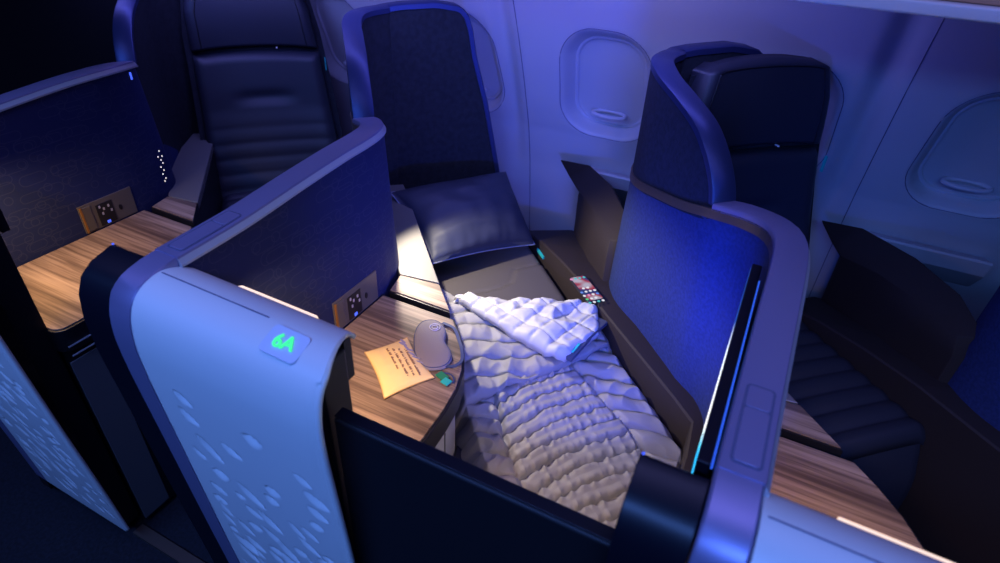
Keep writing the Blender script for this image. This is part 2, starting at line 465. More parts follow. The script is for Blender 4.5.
# centres of the embossed petals on the panel face, metres (x from the panel's left edge, z)
PETALS = []
def _petals():
    rnd = random.Random(3)
    z = .93
    rows = [(.885, 2), (.835, 2), (.79, 3), (.745, 3), (.70, 4), (.66, 4), (.615, 5), (.575, 5), (.535, 6), (.495, 6), (.455, 6), (.415, 6), (.37, 6), (.33, 6), (.29, 6), (.25, 6), (.21, 6), (.17, 6), (.13, 6)]
    for z, n in rows:
        for i in range(n):
            x = (.02 + (i + .5 + rnd.uniform(-.35, .35)) / n * .30)
            PETALS.append((x, z + rnd.uniform(-.018, .018), rnd.uniform(.8, 1.45), rnd.choice((0, 0, 1, 2)), rnd.uniform(-.3, .3)))
_petals()
def emboss(x, z):
    """shallow pockets: each recedes gently going up and returns sharply at its upper edge"""
    h = 0
    for px, pz, sc, kind, rot in PETALS:
        dx = x - px; dz = z - pz
        if abs(dx) > .045 or abs(dz) > .045: continue
        a = (-.80, -.15, -.55)[kind] + rot * .5
        c, s_ = cos(a), sin(a)
        u = (dx * c + dz * s_); v = (-dx * s_ + dz * c)
        L = (.025, .013, .019)[kind] * sc; Wd = (.0110, .0125, .0120)[kind] * sc
        e = 1 - (u / L) ** 2
        if e <= 0: continue
        up = Wd * .55 * e; lo = -Wd * e
        if lo < v < up:
            t = (v - lo) / (up - lo)
            hh = .0105 * sc * t * e ** .35
            if t > .88: hh *= (1 - t) / .12
            h = min(h, -hh)
    return h

def make_pillar(k, label, sign=None):
    dx = k * PITCH
    X0, X1 = -.752 + dx, -.418 + dx
    T = Thing('suite_pillar', label, 'panel', ((X0 + X1) / 2, .44, 0), 'aisle panels of the suites')
    PR = [(.503, 1.012), (.492, 1.027), (.475, 1.040), (.455, 1.0495), (.434, 1.0530)] + ROLL[3:]
    prof = [tuple(p) for p in resample([(y, z, 0) for y, z in PR], .0032)]
    def xr(y, z): return X1 - (interp(y, [.40, .45, .503], [0, .016, .036]) if z > 1.0 else 0)
    # arc drop of the top towards the right end is slight
    def top(x): return -.006 * ((x - X0) / (X1 - X0))
    rings = []
    nx = 150
    for (y, z, _) in prof:
        ring = []
        for i in range(nx + 1):
            t = i / nx; xe = xr(y, z); x = X0 + (xe - X0) * t
            e = 0
            dzt = top(x) * min(1, max(0, (z - .85) / .15))
            edge = min(1, max(0, (xe - x) / .012)); rd = .008 * (1 - sqrt(max(0, 1 - (1 - edge) ** 2)))
            h = emboss(x - X0, z) if z < .96 and edge > .5 else 0
            ring.append((x, y + rd * (1 if y < .41 and z < 1.03 else 0) - h, z + dzt))
        rings.append(ring)
    V = [v for r in rings for v in r]; n = nx + 1
    F = [(i * n + j, i * n + j + 1, (i + 1) * n + j + 1, (i + 1) * n + j) for i in range(len(rings) - 1) for j in range(nx)]
    T.part('front_panel', V, F, M['panel'], smooth=True, solid=.006)
    # rounded bead that closes the free edge
    rings = []
    for i, (y, z, _) in enumerate(prof[::3]):
        dzt = top(X1) * min(1, max(0, (z - .85) / .15))
        a = prof[max(0, 3 * i - 3)]; b = prof[min(len(prof) - 1, 3 * i + 3)]; t = Vector((b[0] - a[0], b[1] - a[1])).normalized(); nn = Vector((-t.y, t.x))
        if nn.dot(Vector((.462 - y, .90 - z))) < 0: nn = -nn
        if z < .92 and nn.x < 0: nn = -nn
        ring = []; br = .0008 + .0042 * min(1, i / 14)
        for q in range(8):
            an = q * pi / 4; ring.append((xr(y, z) - .001 + br * cos(an), y + nn.x * (br + .001 + br * sin(an)), z + dzt + nn.y * (br + .001 + br * sin(an))))
        rings.append(ring)
    V, F = loft(rings); T.part('edge_bead', V, F, M['panel'], smooth=True)
    # black frame behind
    V, F = box(X0 + .006, X1 - .037, .426, .480, .03, 1.000)
    fr = T.part('inner_frame', V, F, M['black'], bevel=.004)
    V, F = box(X0 + .004, X1 - .045, .486, .5005, .93, 1.004); T.part('top_rail', V, F, M['black'])
    # thin seam across the top
    pts = [(X0 + .006 + (X1 - X0 - .13) * t, .437, 1.0535 + top(X0 + (X1 - X0 - .13) * t)) for t in [i / 12 for i in range(13)]]
    V, F = tube(pts, .0009, 6); T.part('top_seam', V, F, M['groove'])
    # warm strip in the back edge of the top
    a, b = X0 + .079, X1 - .108
    za, zb = 1.0120 + top(a), 1.0120 + top(b)
    V, F = loft([[(x, .4975, z + .0085), (x, .5075, z + .0035), (x, .5105, z - .006), (x, .4985, z - .006)] for x, z in ((a, za), (b, zb))])
    T.part('light_strip', V, F, M['strip'], label='glowing warm white light strip', bevel=.002)
    if sign:
        cx, cy = -.492 + dx, .4115
        def on(x, y): return interp(y, [.389, .409, .434, .464], [1.032, 1.047, 1.054, 1.058]) + top(x)
        poly = rounded([(cx - .030, cy - .021), (cx + .030, cy - .021), (cx + .030, cy + .021), (cx - .030, cy + .021)], .009)
        nrm = Vector((0, -.38, 1)).normalized(); tx = Vector((1, 0, -.05)).normalized(); ty = nrm.cross(tx)
        c0 = Vector((cx, cy, on(cx, cy) + .0012))
        def put(v): return tuple(c0 + tx * v[0] + ty * v[1] + nrm * v[2])
        V, F = prism([(x - cx, y - cy) for x, y in poly], -.004, .0004)
        pl = T.part('number_sign', [put(v) for v in V], F, M['signplate'], bevel=.0006, label='small rounded sign reading 6A')
        V, F = text_mesh(sign, .0275)
        a = radians(6)
        V = [(x * cos(a) - y * sin(a), x * sin(a) + y * cos(a), z + .0022) for x, y, z in V]
        T.sub(pl, 'digits', [put(v) for v in V], F, M['sign'], label='glowing green letters 6A')
    return T

def make_jamb(k, label):
    dx = k * PITCH
    T = Thing('door_jamb', label, 'door jamb', (-.84 + dx, .41, 0), 'black door jambs beside the dividers')
    R = [(y + .004, z - .004) for y, z in ROLL]
    R[0] = (.455, 1.052); R[1] = (.448, 1.053)
    ring = [(y, z) for y, z in R] + [(.455, .06)]
    V = [(x, y, z) for x in (-.877 + dx, -.804 + dx) for y, z in ring]; n = len(ring)
    F = [tuple(range(n)), tuple(range(2 * n - 1, n - 1, -1))] + [(i, (i + 1) % n, n + (i + 1) % n, n + i) for i in range(n)]
    T.part('jamb_post', V, F, M['gloss'], bevel=.0015)
    V, F = tube([(-.875 + dx, .4525, 1.0545), (-.8725 + dx, .4525, 1.0545)], .0014, 8)
    T.part('stop_button', V, F, M['blueport'], label='small blue button')
    return T

def make_table(k, label):
    dx = k * PITCH
    T = Thing('side_table', label, 'table', (-.6 + dx, .75, 0), 'walnut side tables')
    edge = [(-.5525, .937), (-.515, .897), (-.479, .851), (-.452, .802), (-.436, .75), (-.428, .69), (-.424, .62), (-.424, .56)]
    poly = [(-.745, .480)] + [(-.745, .937)] + edge + rounded([(-.424, .54), (-.424, .480), (-.6, .480)], [0, .03, 0])[1:-1]
    poly = [(x + dx, y) for x, y in poly]
    V, F = prism(poly, .684, .700); T.part('table_top', V, F, M['wood'], bevel=.0012, label='walnut laminate top with curved edge')
    c = Vector((-.6 + dx, .72))
    def grow(p, d):
        out = []
        for i in range(len(p)):
            a = Vector(p[i - 1]); b = Vector(p[(i + 1) % len(p)]); t = (b - a).normalized(); out.append((p[i][0] - t.y * d, p[i][1] + t.x * d))
        return out
    g = grow(poly, .006); g = [(min(x, x), y) for x, y in g]
    V, F = prism(g, .640, .6965); T.part('edge_band', V, F, M['black'], bevel=.002)
    # pedestal under the top
    ped = [(-.745, .485), (-.745, .93), (-.56, .93), (-.50, .86), (-.46, .78), (-.437, .70), (-.434, .62), (-.434, .485)]
    V, F = prism([(x + dx, y) for x, y in ped], .02, .641); T.part('pedestal', V, F, M['black'])
    V, F = box(-.4345 + dx, -.431 + dx, .480, .556, .03, .607); T.part('grey_strip', V, F, M['grey'], label='plain grey strip panel', bevel=.001)
    V, F = prism([(-.4335 + dx, .60), (-.4305 + dx, .60), (-.4335 + dx, .70), (-.4365 + dx, .70)], .03, .63)
    V2, F2 = prism([(-.4365 + dx, .705), (-.4335 + dx, .705), (-.4575 + dx, .785), (-.4605 + dx, .785)], .03, .63)
    V, F = join((V, F), (V2, F2)); T.part('side_panel', V, F, M['wall'], label='pale side panel')
    for z in (.655, .630):
        V, F = box(-.4175 + dx, -.4155 + dx, .485, .56, z, z + .003); T.part('metal_line', V, F, M['silver'])
    return T

def make_ledge(k, label):
    dx = k * PITCH
    T = Thing('armrest_ledge', label, 'armrest', (-.8 + dx, 1.15, 0), 'cream armrests beside the seats')
    w = [(-.742, .962), (-.5765, .962), (-.652, 1.040), (-.757, 1.026)]
    V, F = prism([(x + dx, y) for x, y in w], .6985, .7015); T.part('wood_inlay', V, F, M['wood'], label='walnut inlay strip')
    w2 = [(-.742, .957), (-.5715, .957), (-.652, 1.043), (-.757, 1.026)]
    V, F = prism([(x + dx, y) for x, y in w2], .66, .6985); T.part('inlay_block', V, F, M['black'])
    b = [(-.745, .940), (-.556, .940), (-.652, 1.046), (-1.055, 1.475), (-1.115, 1.43), (-1.04, 1.305), (-.89, 1.135), (-.80, 1.062), (-.760, 1.02)]
    V, F = prism([(x + dx, y) for x, y in b], .05, .676); T.part('body', V, F, M['black'])
    a = [(-.655, 1.047), (-1.05, 1.470), (-1.11, 1.42), (-1.035, 1.305), (-.89, 1.138), (-.80, 1.065), (-.762, 1.031)]
    V, F = prism([(x + dx, y) for x, y in a], .676, .7005); T.part('arm_pad', V, F, M['arm'], bevel=.003, label='cream arm pad')
    return T

def make_console(k, label):
    dx = k * PITCH
    T = Thing('window_console', label, 'console', (-.45 + dx, 1.6, 0), 'dark consoles beside the window')
    # ledge: along the seat, up against the fabric screen of the next divider
    inn = [(-.60, 1.872), su(-1.70, .683)[:2], su(-1.55, .683)[:2], su(-1.40, .683)[:2], su(-1.25, .684)[:2], su(-1.10, .687)[:2], su(-.97, .692)[:2], su(-.86, .697)[:2], su(-.78, .70)[:2], (.004, .995), (.012, .90), (.012, .62)]
    outr = [(-.40, 1.872), (-.385, 1.74), (-.365, 1.62), (-.345, 1.50), (-.305, 1.40), (-.225, 1.305), (-.13, 1.21), (-.05, 1.13), (.010, 1.07), (.030, 1.035), (.036, .95), (.036, .62)]
    hz = [.464, .520, .560, .585, .600, .600, .600, .600, .600, .600, .598, .598]
    rings = [[(a[0] + dx, a[1], .05), (a[0] + dx, a[1], h - .004), (a[0] + .004 + dx, a[1] + .003, h), (b[0] + dx, b[1], h), (b[0] + dx, b[1], .05)] for a, b, h in zip(inn, outr, hz)]
    V, F = loft(rings)
    T.part('ledge', V, F, M['console'])
    # raised shroud at the window end
    def P(x, y, z): return (x + dx, y, z)
    up = [P(-.664, 1.858, .735), P(-.551, 1.850, .742), P(-.43, 1.70, .760), P(-.345, 1.56, .760), P(-.30, 1.42, .74), P(-.345, 1.45, .715), P(-.42, 1.56, .715), P(-.50, 1.68, .700), P(-.575, 1.845, .640), P(-.62, 1.852, .682)]
    lo = [P(-.575, 1.875, .45), P(-.50, 1.875, .45), P(-.40, 1.74, .45), P(-.335, 1.58, .50), P(-.275, 1.42, .55), P(-.34, 1.42, .55), P(-.42, 1.53, .50), P(-.49, 1.66, .46), P(-.574, 1.842, .44), P(-.575, 1.86, .45)]
    mid = [(a[0], a[1], m) for a, m in zip(lo, (.64, .66, .70, .70, .69, .67, .66, .645, .632, .634))]
    V, F = loft([lo, mid, up]); T.part('shroud', V, F, M['console'], bevel=.003, label='raised dark shroud with pointed tip')
    V, F = loft([[(x + dx, 1.935, .70), (x + dx, 1.862, .722), (x + dx, 1.857, .716), (x + dx, 1.868, .672), (x + dx, 1.935, .60)] for x in (-.57, -.22)])
    T.part('pale_rail', V, F, M['wall'], label='pale rail along the sidewall behind the shroud')
    return T

def seat_grid_surface(fn, nu, nv, th):
    V, F = grid(nu, nv, fn); return V, F

def shell_parts(T, k):
    dx = k * PITCH
    top = [tuple(p) for p in resample(SHELL_TOP, .015)]
    # continue along the back
    for u in [.26 + i * .0132 for i in range(31)]:
        x, y, _ = su(BACK_OUT, u)
        top.append((x, y, back_top(u)))
    P = top; I = offset_path(P, .044)
    base = [interp(i / (len(P) - 1), [0, .12, .3, .45, 1], [1.03, 1.0, .955, .94, .93]) for i in range(len(P))]
    # outer cover
    rings = []
    for (p, q, b) in zip(P, I, base):
        n = (Vector(q) - Vector(p[:2])).normalized()
        b = min(b, p[2] - .02) if p[2] < 1.02 and p[1] < 1.2 else b
        b2 = min(b, p[2] - .01)
        rings.append([(p[0] + dx, p[1], b2 - .005), (p[0] + dx, p[1], p[2] - .012), (p[0] + n.x * .008 + dx, p[1] + n.y * .008, p[2] - .008), (p[0] + n.x * .012 + dx, p[1] + n.y * .012, b2 - .005)])
    V, F = loft(rings); o = T.part('outer_cover', V, F, M['shellfab'], smooth=True, label='dark textured outer cover'); o.modifiers.new('e', 'EDGE_SPLIT').split_angle = radians(50)
    # inner lining, down to the seat
    rings = []
    for (p, q) in zip(P, I):
        n = (Vector(q) - Vector(p[:2])).normalized()
        f = lambda d, z: (q[0] - n.x * d + dx, q[1] - n.y * d, z)
        rings.append([f(0, .45), f(0, p[2] - .012), f(.010, p[2] - .008), f(.018, .45)])
    V, F = loft(rings); o = T.part('inner_lining', V, F, M['lining'], smooth=True, label='plain charcoal inner lining'); o.modifiers.new('e', 'EDGE_SPLIT').split_angle = radians(50)
    # edge strip, its leg end is lacquered
    rings = []
    N_ = len(P)
    for i, (p, q) in enumerate(zip(P, I)):
        a = Vector(P[max(i - 1, 0)]); b = Vector(P[min(i + 1, N_ - 1)]); t = (b - a).normalized()
        n = Vector(((q[0] - p[0]), (q[1] - p[1]), 0)).normalized(); up = n.cross(t).normalized()
        if up.z < 0: up = -up
        if i == 0: up = Vector((.65, -.75, .15)).normalized()
        c = Vector((p[0] + dx, p[1], p[2]))
        w = .046
        def at(d, h): return tuple(c + n * d + up * h)
        rings.append([at(-.002, -.016), at(-.002, -.003), at(.002, 0), at(w - .002, 0), at(w + .002, -.003), at(w + .002, -.016)])
    V, F = loft(rings); o = T.part('edge_strip', V, F, M['rimstrip'], smooth=True, label='pale rim strip along the shell edge')
    o.modifiers.new('e', 'EDGE_SPLIT').split_angle = radians(50)
    return

def cushion_rib(s0, s1, u0, u1, z0, amp, n, k, foot_drop=0., bulge=.012):
    """seat pad with lateral ribs, top surface grid plus skirt"""
    nu, nv = 90, 24
    def fn(a, b):
        s = s0 + (s1 - s0) * a; u = u0 + (u1 - u0) * b
        e = min(1, min(b, 1 - b) / .10); ee = sqrt(max(0, 1 - (1 - e) ** 2))
        ea = min(1, min(a, 1 - a) / .06); eb = sqrt(max(0, 1 - (1 - ea) ** 2))
        z = z0 - .03 * (1 - ee) - .03 * (1 - eb) + amp * abs(sin(pi * a * n)) ** .6 * ee + bulge * sin(pi * b)
        return su(s, u, z, k)
    return grid(nu, nv, fn)

def make_upright_seat(k, label):
    dx = k * PITCH
    T = Thing('suite_seat', label, 'seat', su(-1.4, .47, 0, k), 'seats in their shells')
    shell_parts(T, k)
    # backrest: reclined slightly; s at height z
    def sback(z): return interp(z, [.42, .60, .80, 1.0, 1.22], [-1.585, -1.655, -1.715, -1.755, -1.775])
    def uedge(z): return interp(z, [.42, .55, .70, .98, 1.12, 1.19, 1.215], [.718, .728, .720, .695, .676, .655, .595])
    def ul(z): return interp(z, [.42, 1.12, 1.19, 1.215], [.235, .262, .285, .33])
    def pad(z0, z1, ribs, th):
        nu, nv = 80, 30
        def fn(a, b):
            z = z0 + (z1 - z0) * a
            u = ul(z) + (uedge(z) - ul(z)) * b
            e = min(1, min(b, 1 - b) / .10); ee = sqrt(max(0, 1 - (1 - e) ** 2))
            ea = min(1, min(a, 1 - a) / .07); eb = sqrt(max(0, 1 - (1 - ea) ** 2))
            arch = .012 * (1 - (2 * b - 1) ** 2)
            d = ribs(z, b) * ee
            bolster = .02 * (abs(2 * b - 1) ** 4)
            return su(sback(z) - .045 + .045 * min(ee, eb) + d + bolster * ee, u, z + arch, k)
        return grid(nu, nv, fn)
    def rib_low(z, b):
        if z < .80: return .0042 * abs(sin(pi * (z - .42) / .052 - .5 * (2 * b - 1) ** 2)) ** .8 * min(1, max(0, (.80 - z) / .12))
        t = exp(-((z - .83) / .02) ** 2) * exp(-((b - .5) / .2) ** 4)
        return -.010 * t
    V, F = pad(.44, .985, rib_low, .05); T.part('backrest', V, F, M['seat'], smooth=True, solid=.05, label='dark ribbed leather backrest')
    def rib_hi(z, b): return .010 * sin(pi * (z - .985) / .23)
    V, F = pad(.992, 1.205, rib_hi, .05); T.part('headrest', V, F, M['seat'], smooth=True, solid=.05)
    nu_, nv_ = 80, 30
    Vh = V
    path = [Vh[i * nv_ + 3] for i in range(4, 73)] + [Vh[73 * nv_ + j] for j in range(4, 26)] + [Vh[i * nv_ + 26] for i in range(72, 3, -1)]
    Vw, Fw = tube([(x + AX.x * .0006, y + AX.y * .0006, z) for x, y, z in path], .0016, 6)
    T.part('headrest_welt', Vw, Fw, M['black'], smooth=True)
    # side wings behind the pads
    V, F = loft([[su(-1.80, ul(z) - .012, z, k), su(-1.80, uedge(z) + .014, z, k), su(sback(z) - .03, uedge(z) + .014, z, k), su(sback(z) - .03, ul(z) - .012, z, k)] for z in (.44, .7, .9, 1.05, 1.18)])
    T.part('back_shell', V, F, M['shellplastic'] if False else M['lining'], bevel=.012)
    V, F = obox(su(sback(.945) + .002, uedge(.945) + .006, .945, k), PX, AX, (0, 0, 1), .0018, .004, .022)
    T.part('teal_tab', V, F, M['teal'], label='small teal fabric tab')
    V, F = tube([su(sback(1.0) - .01, .545, 1.003, k), su(sback(1.0) + .003, .545, 1.003, k)], .0024, 10)
    T.part('headrest_pin', V, F, M['pin'], label='small steel pin')
    V, F = cushion_rib(-1.62, -1.172, .262, .700, .518, .013, 8, k)
    T.part('seat_cushion', V, F, M['seat'], smooth=True, solid=.08, label='ribbed dark leather cushion')
    def fr(a, b):
        s = -1.20 + .05 * a + .02 * sin(pi * a); z = .515 - .26 * a
        e = min(1, min(b, 1 - b) / .06); ee = sqrt(max(0, 1 - (1 - e) ** 2))
        return su(s + .014 - .02 * (1 - ee), .268 + .425 * b, z + .006 * abs(sin(pi * a * 3)), k)
    V, F = grid(30, 20, fr); T.part('leg_rest', V, F, M['seat'], smooth=True, solid=.03)
    V, F = prism([su(s, u)[:2] for s, u in ((-1.66, .27), (-1.66, .675), (-1.23, .675), (-1.23, .27))], .03, .44)
    T.part('seat_base', [(x + dx, y, z) for x, y, z in V], F, M['black'])
    return T

# ------------------------------------------------------------------ build suites
LD = {-1: 'navy fabric divider with pale cap at the far left, topmost and leftmost one',
      0: 'pale capped fabric divider running from the 6A panel up to the centre shell',
      1: 'purple capped divider right of the bed, bright blue fabric side, carrying the thin monitor',
      2: 'dark divider cut off by the right edge of the picture'}
DIV = {k: make_divider(k, LD[k]) for k in (-1, 0, 1, 2)}
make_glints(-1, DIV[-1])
LP = {-1: 'embossed pale blue aisle panel cut off at the lower left edge', 0: 'large embossed pale blue aisle panel with the glowing 6A sign', 1: 'pale blue aisle panel top in the bottom right corner with a warm light strip'}
for k in (-1, 0, 1): make_pillar(k, LP[k], '6A' if k == 0 else None)
make_monitor(1, 'thin dark monitor seen edge on, on the left side of the right divider')
LJ = {0: 'rounded black door jamb left of the 6A panel', 1: 'rounded black door jamb below the monitor, at the end of the dark door'}
for k in (0, 1): make_jamb(k, LJ[k])
LT = {-1: 'walnut side table at the far left, bare', 0: 'walnut side table carrying the yellow pouch and eye mask', 1: 'bare walnut side table in the lower right corner'}
for k in (-1, 0, 1): make_table(k, LT[k])
LL = {-1: 'dark armrest ledge with walnut inlay behind the far left table', 0: 'cream armrest ledge brightly lit beside the pillow', 1: 'armrest ledge with walnut inlay beside the lower right seat'}
for k in (-1, 0, 1): make_ledge(k, LL[k])
LC = {-1: 'dark window console beside the left upright seat', 0: 'brown black window console carrying the phone', 1: 'black window console in the dark suite at the right'}
for k in (0, 1): make_console(k, LC[k])
make_upright_seat(-1, 'upright dark leather seat in the left suite')
make_upright_seat(1, 'upright dark leather seat behind the bright blue divider')

# ------------------------------------------------------------------ the main suite: seat made up as a bed
T = Thing('lie_flat_seat', 'centre seat laid flat as a bed below its tall dark shell', 'seat', su(-1.2, .46, 0, 0), 'seats in their shells')
shell_parts(T, 0)
bedpoly = [su(-1.84, .265)[:2], su(-1.84, .600)[:2], su(-1.74, .676)[:2], su(-.70, .676)[:2], (.012, .90), (.012, .56), (-.10, .50), (-.40, .50), (-.405, .62), su(-.95, .262)[:2]]
V, F = prism(bedpoly, .38, .475); T.part('bed_base', V, F, M['black'], bevel=.004)
def pad_uv(s0, s1, u0, u1, zt, crease=False):
    def fn(a, b):
        s = s0 + (s1 - s0) * a; u = u0 + (u1 - u0) * b
        e = min(1, min(b, 1 - b) / .05); ee = sqrt(max(0, 1 - (1 - e) ** 2))
        ea = min(1, min(a, 1 - a) / .05); eb = sqrt(max(0, 1 - (1 - ea) ** 2))
        z = zt - .02 * (1 - ee) - .02 * (1 - eb)
        if crease:
            cs = interp(u, [.26, .40, .49, .54, .57, .68], [-1.375, -1.392, -1.400, -1.422, -1.485, -1.50])
            z -= .006 * exp(-((s - cs) / .006) ** 2) - .004 * (1 if s > cs else 0)
        return su(s, u, z)
    return grid(70, 50, fn)
V, F = pad_uv(-1.80, -1.285, .262, .672, .512, True); T.part('back_pad', V, F, M['seatgrey'], smooth=True, solid=.05, label='flat grey leather pad with a crease')
V, F = pad_uv(-1.28, -.72, .262, .672, .508); T.part('seat_pad', V, F, M['seatgrey'], smooth=True, solid=.05)
V, F = prism([su(-.715, .262)[:2], su(-.715, .672)[:2], (.005, .90), (.005, .57), (-.10, .51), (-.395, .51), (-.40, .62)], .46, .505)
T.part('foot_pad', V, F, M['seatgrey'], bevel=.008)
V, F = obox(su(-1.545, .680, .520), AX, PX, (0, 0, 1), .027, .0030, .0045)
T.part('teal_tab', V, F, M['teal'], label='small teal fabric tab')

# quilt ---------------------------------------------------------------
def nz(x, y, z=0.): return noise.noise(Vector((x, y, z)))
def s_end(u): return min((.010 - .714 * u) / .7, (.7 * u - .50) / .714) - .002
def quilt(s0f, u0, u1, base, mode, nu=190, nv=150, s1f=None):
    def fn(a, b):
        u = u0 + (u1 - u0) * b
        wob = .010 * nz(u * 9, 1.3) + .005 * nz(u * 31, 4.)
        sa = s0f(u); sb = s1f(u) if s1f else s_end(u)
        s = sa + (sb - sa) * a
        z = base
        if mode == 'channel':
            ph = (s + .22 * u + .016 * sin(u * 9 + s * 3) + wob) / .0425
            seamline = .575 + .022 * sin(s * 8 + 1)
            f = ph - math.floor(ph)
            row = math.floor(ph); dist = min(f, 1 - f)
            puff = 1 - abs(2 * f - 1) ** 2.6
            rid = 1 - abs(nz(u * 38 + row * 5.1, row * 3.7, 1)) * 2.2
            rid2 = 1 - abs(nz(u * 55 + row * 2.3, row * 9.1 + s * 12, 5)) * 2.0
            amp_ = exp(-(dist / .32) ** 2)
            if u > seamline:                       # outer border band, broader folds set at an angle
                ph = (s * .95 - (u - seamline) * .65 + .02 * nz(s * 6, 2)) / .062
                f = ph - math.floor(ph); puff = (1 - abs(2 * f - 1) ** 2.2) * 1.15; dist = min(f, 1 - f)
                rid = 1 - abs(nz(u * 16, s * 22)) * 2.2; rid2 = 0; amp_ = .6
            elif u < .325 + .01 * sin(s * 11):     # inner border band
                ph = (s - .3 * u + .015 * nz(s * 9, 6)) / .055
                f = ph - math.floor(ph); puff = 1 - abs(2 * f - 1) ** 2.2; dist = min(f, 1 - f)
                rid = 1 - abs(nz(u * 26, s * 30)) * 2.4; rid2 = 0; amp_ = .7
            ds = min(abs(u - seamline), abs(u - (.325 + .01 * sin(s * 11))))
            z += .0145 * puff + .0100 * max(-.5, rid) * amp_ + .0040 * rid2 * amp_ + .008 * nz(s * 11, u * 11, 3)
            z -= .005 * exp(-(dist / .045) ** 2)
            z -= .010 * exp(-(ds / .006) ** 2)
        elif mode == 'wave':
            q = s * 1.0 + .018 * sin(u * 24) + .012 * nz(u * 8, s * 8)
            f = q / .062; f -= math.floor(f)
            g = (u + .015 * nz(s * 9, 5)) / .085 + math.floor(q / .062) * .5; g -= math.floor(g)
            z += .012 * (1 - abs(2 * f - 1) ** 3) * (1 - .3 * abs(2 * g - 1) ** 4) - .004 * exp(-(min(f, 1 - f) / .05) ** 2) + .008 * (1 - 2.4 * abs(nz(s * 10, u * 13, 9))) + .004 * (1 - 2 * abs(nz(s * 26, u * 30, 2)))
        # edges hang
        dl = max(0, (.262 - u)); dr = max(0, u - .672)
        z -= dl * 2.2 + dr * 1.4
        e = min(1, min(a, 1 - a) / .02); z -= .012 * (1 - e)
        return su(s, u, z)
    return grid(nu, nv, fn)
B = Thing('quilt', 'crumpled blue grey quilt spread over the flat bed, one corner turned back', 'blanket', su(-.9, .46, .5, 0))
V, F = quilt(lambda u: -1.13, .226, .694, .526, 'channel', 380, 240)
B.part('quilted_body', V, F, M['blanket'], smooth=True, solid=.012)
# upper doubled layer
top_s = lambda u: interp(u, [.22, .30, .36, .45, .55, .64, .70], [-1.34, -1.385, -1.30, -1.22, -1.20, -1.15, -1.08])
low_s = lambda u: interp(u, [.22, .25, .30, .40, .515, .60, .66, .70], [-.925, -.923, -.942, -.964, -.987, -1.012, -1.03, -1.05]) + .006 * nz(u * 30, 3)
V, F = quilt(top_s, .232, .692, .546, 'wave', 150, 170, low_s)
B.part('folded_layer', V, F, M['blanket'], smooth=True, solid=.010, label='upper doubled layer of the quilt')
# turned corner with the pale lining outwards
flap = [(-1.300, .325), (-1.285, .39), (-1.236, .494), (-1.215, .57), (-1.195, .64), (-1.145, .688), (-1.098, .690), (-1.05, .650), (-1.003, .566), (-.984, .528), (-1.040, .472), (-1.147, .405), (-1.25, .352)]
import bmesh
def flap_mesh(poly, z0, thick_noise, amp):
    # sweep between upper edge and lower edge
    up = [(-1.300, .325), (-1.285, .39), (-1.236, .494), (-1.215, .57), (-1.198, .64), (-1.145, .690)]
    lo = [(-1.298, .327), (-1.250, .350), (-1.147, .405), (-1.040, .470), (-.984, .528), (-1.085, .692)]
    lo = [(-1.298, .327), (-1.252, .351), (-1.150, .404), (-1.045, .468), (-.986, .526), (-1.050, .650)]
    U = [Vector(p) for p in resample([(a, b, 0) for a, b in up], .02)]
    L = [Vector(p) for p in resample([(a, b, 0) for a, b in lo], .02)]
    def at(Ls, t):
        x = t * (len(Ls) - 1); i = min(int(x), len(Ls) - 2); return Ls[i].lerp(Ls[i + 1], x - i)
    def fn(a, b):
        p = at(U, a).lerp(at(L, a), b); s, u = p.x, p.y
        g1 = ((s * .9 + u * .5) / .052); g2 = ((s * .5 - u * .9) / .052)
        f1 = g1 - math.floor(g1); f2 = g2 - math.floor(g2)
        q = (1 - abs(2 * f1 - 1) ** 3) * (1 - abs(2 * f2 - 1) ** 3)
        e = min(1, min(b, 1 - b) / .10); ee = sqrt(max(0, 1 - (1 - e) ** 2))
        ea = min(1, (1 - a) / .06, a / .03); ea = sqrt(max(0, 1 - (1 - max(0, ea)) ** 2))
        z = z0 + amp * q * .45 - .004 * exp(-(min(f1, 1 - f1, f2, 1 - f2) / .07) ** 2) + .009 * (1 - 2.4 * abs(nz(s * 12, u * 10, 4))) + .004 * (1 - 2 * abs(nz(s * 30, u * 26, 8))) + .018 * min(ee, ea) + .012 * exp(-((a - .62) / .2) ** 2) * ee
        return su(s, u, z)
    return grid(120, 60, fn)
V, F = flap_mesh(flap, .566, 0, .008)
B.part('turned_corner', V, F, M['lining2'], smooth=True, solid=.012, label='turned back corner showing the pale lining')
pts = [su(s, u, z) for s, u, z in ((-.988, .530, .578), (-1.01, .562, .584), (-1.045, .610, .586), (-1.075, .650, .584), (-1.10, .684, .578))]
def ribbon(pts, w, h):
    rings = []
    for i, p in enumerate(pts):
        a = Vector(pts[max(i - 1, 0)]); b = Vector(pts[min(i + 1, len(pts) - 1)]); t = (b - a).normalized(); n = t.cross(Vector((0, 0, 1))).normalized()
        c = Vector(p); rings.append([tuple(c + n * x + Vector((0, 0, z))) for x, z in ((-w, -h), (w, -h), (w, h), (-w, h))])
    return loft(rings)
V, F = ribbon([tuple(v) for v in resample([Vector(p) for p in pts], .01)], .015, .006); B.part('binding', V, F, M['binding'], label='dark blue bound edge', bevel=.002)
V, F = obox(su(-1.003, .560, .5915), Vector(pts[1]) - Vector(pts[0]), Vector((0, 0, 1)).cross(Vector(pts[1]) - Vector(pts[0])), (0, 0, 1), .016, .0025, .002)
B.part('teal_label', V, F, M['teal'], label='narrow teal woven label')

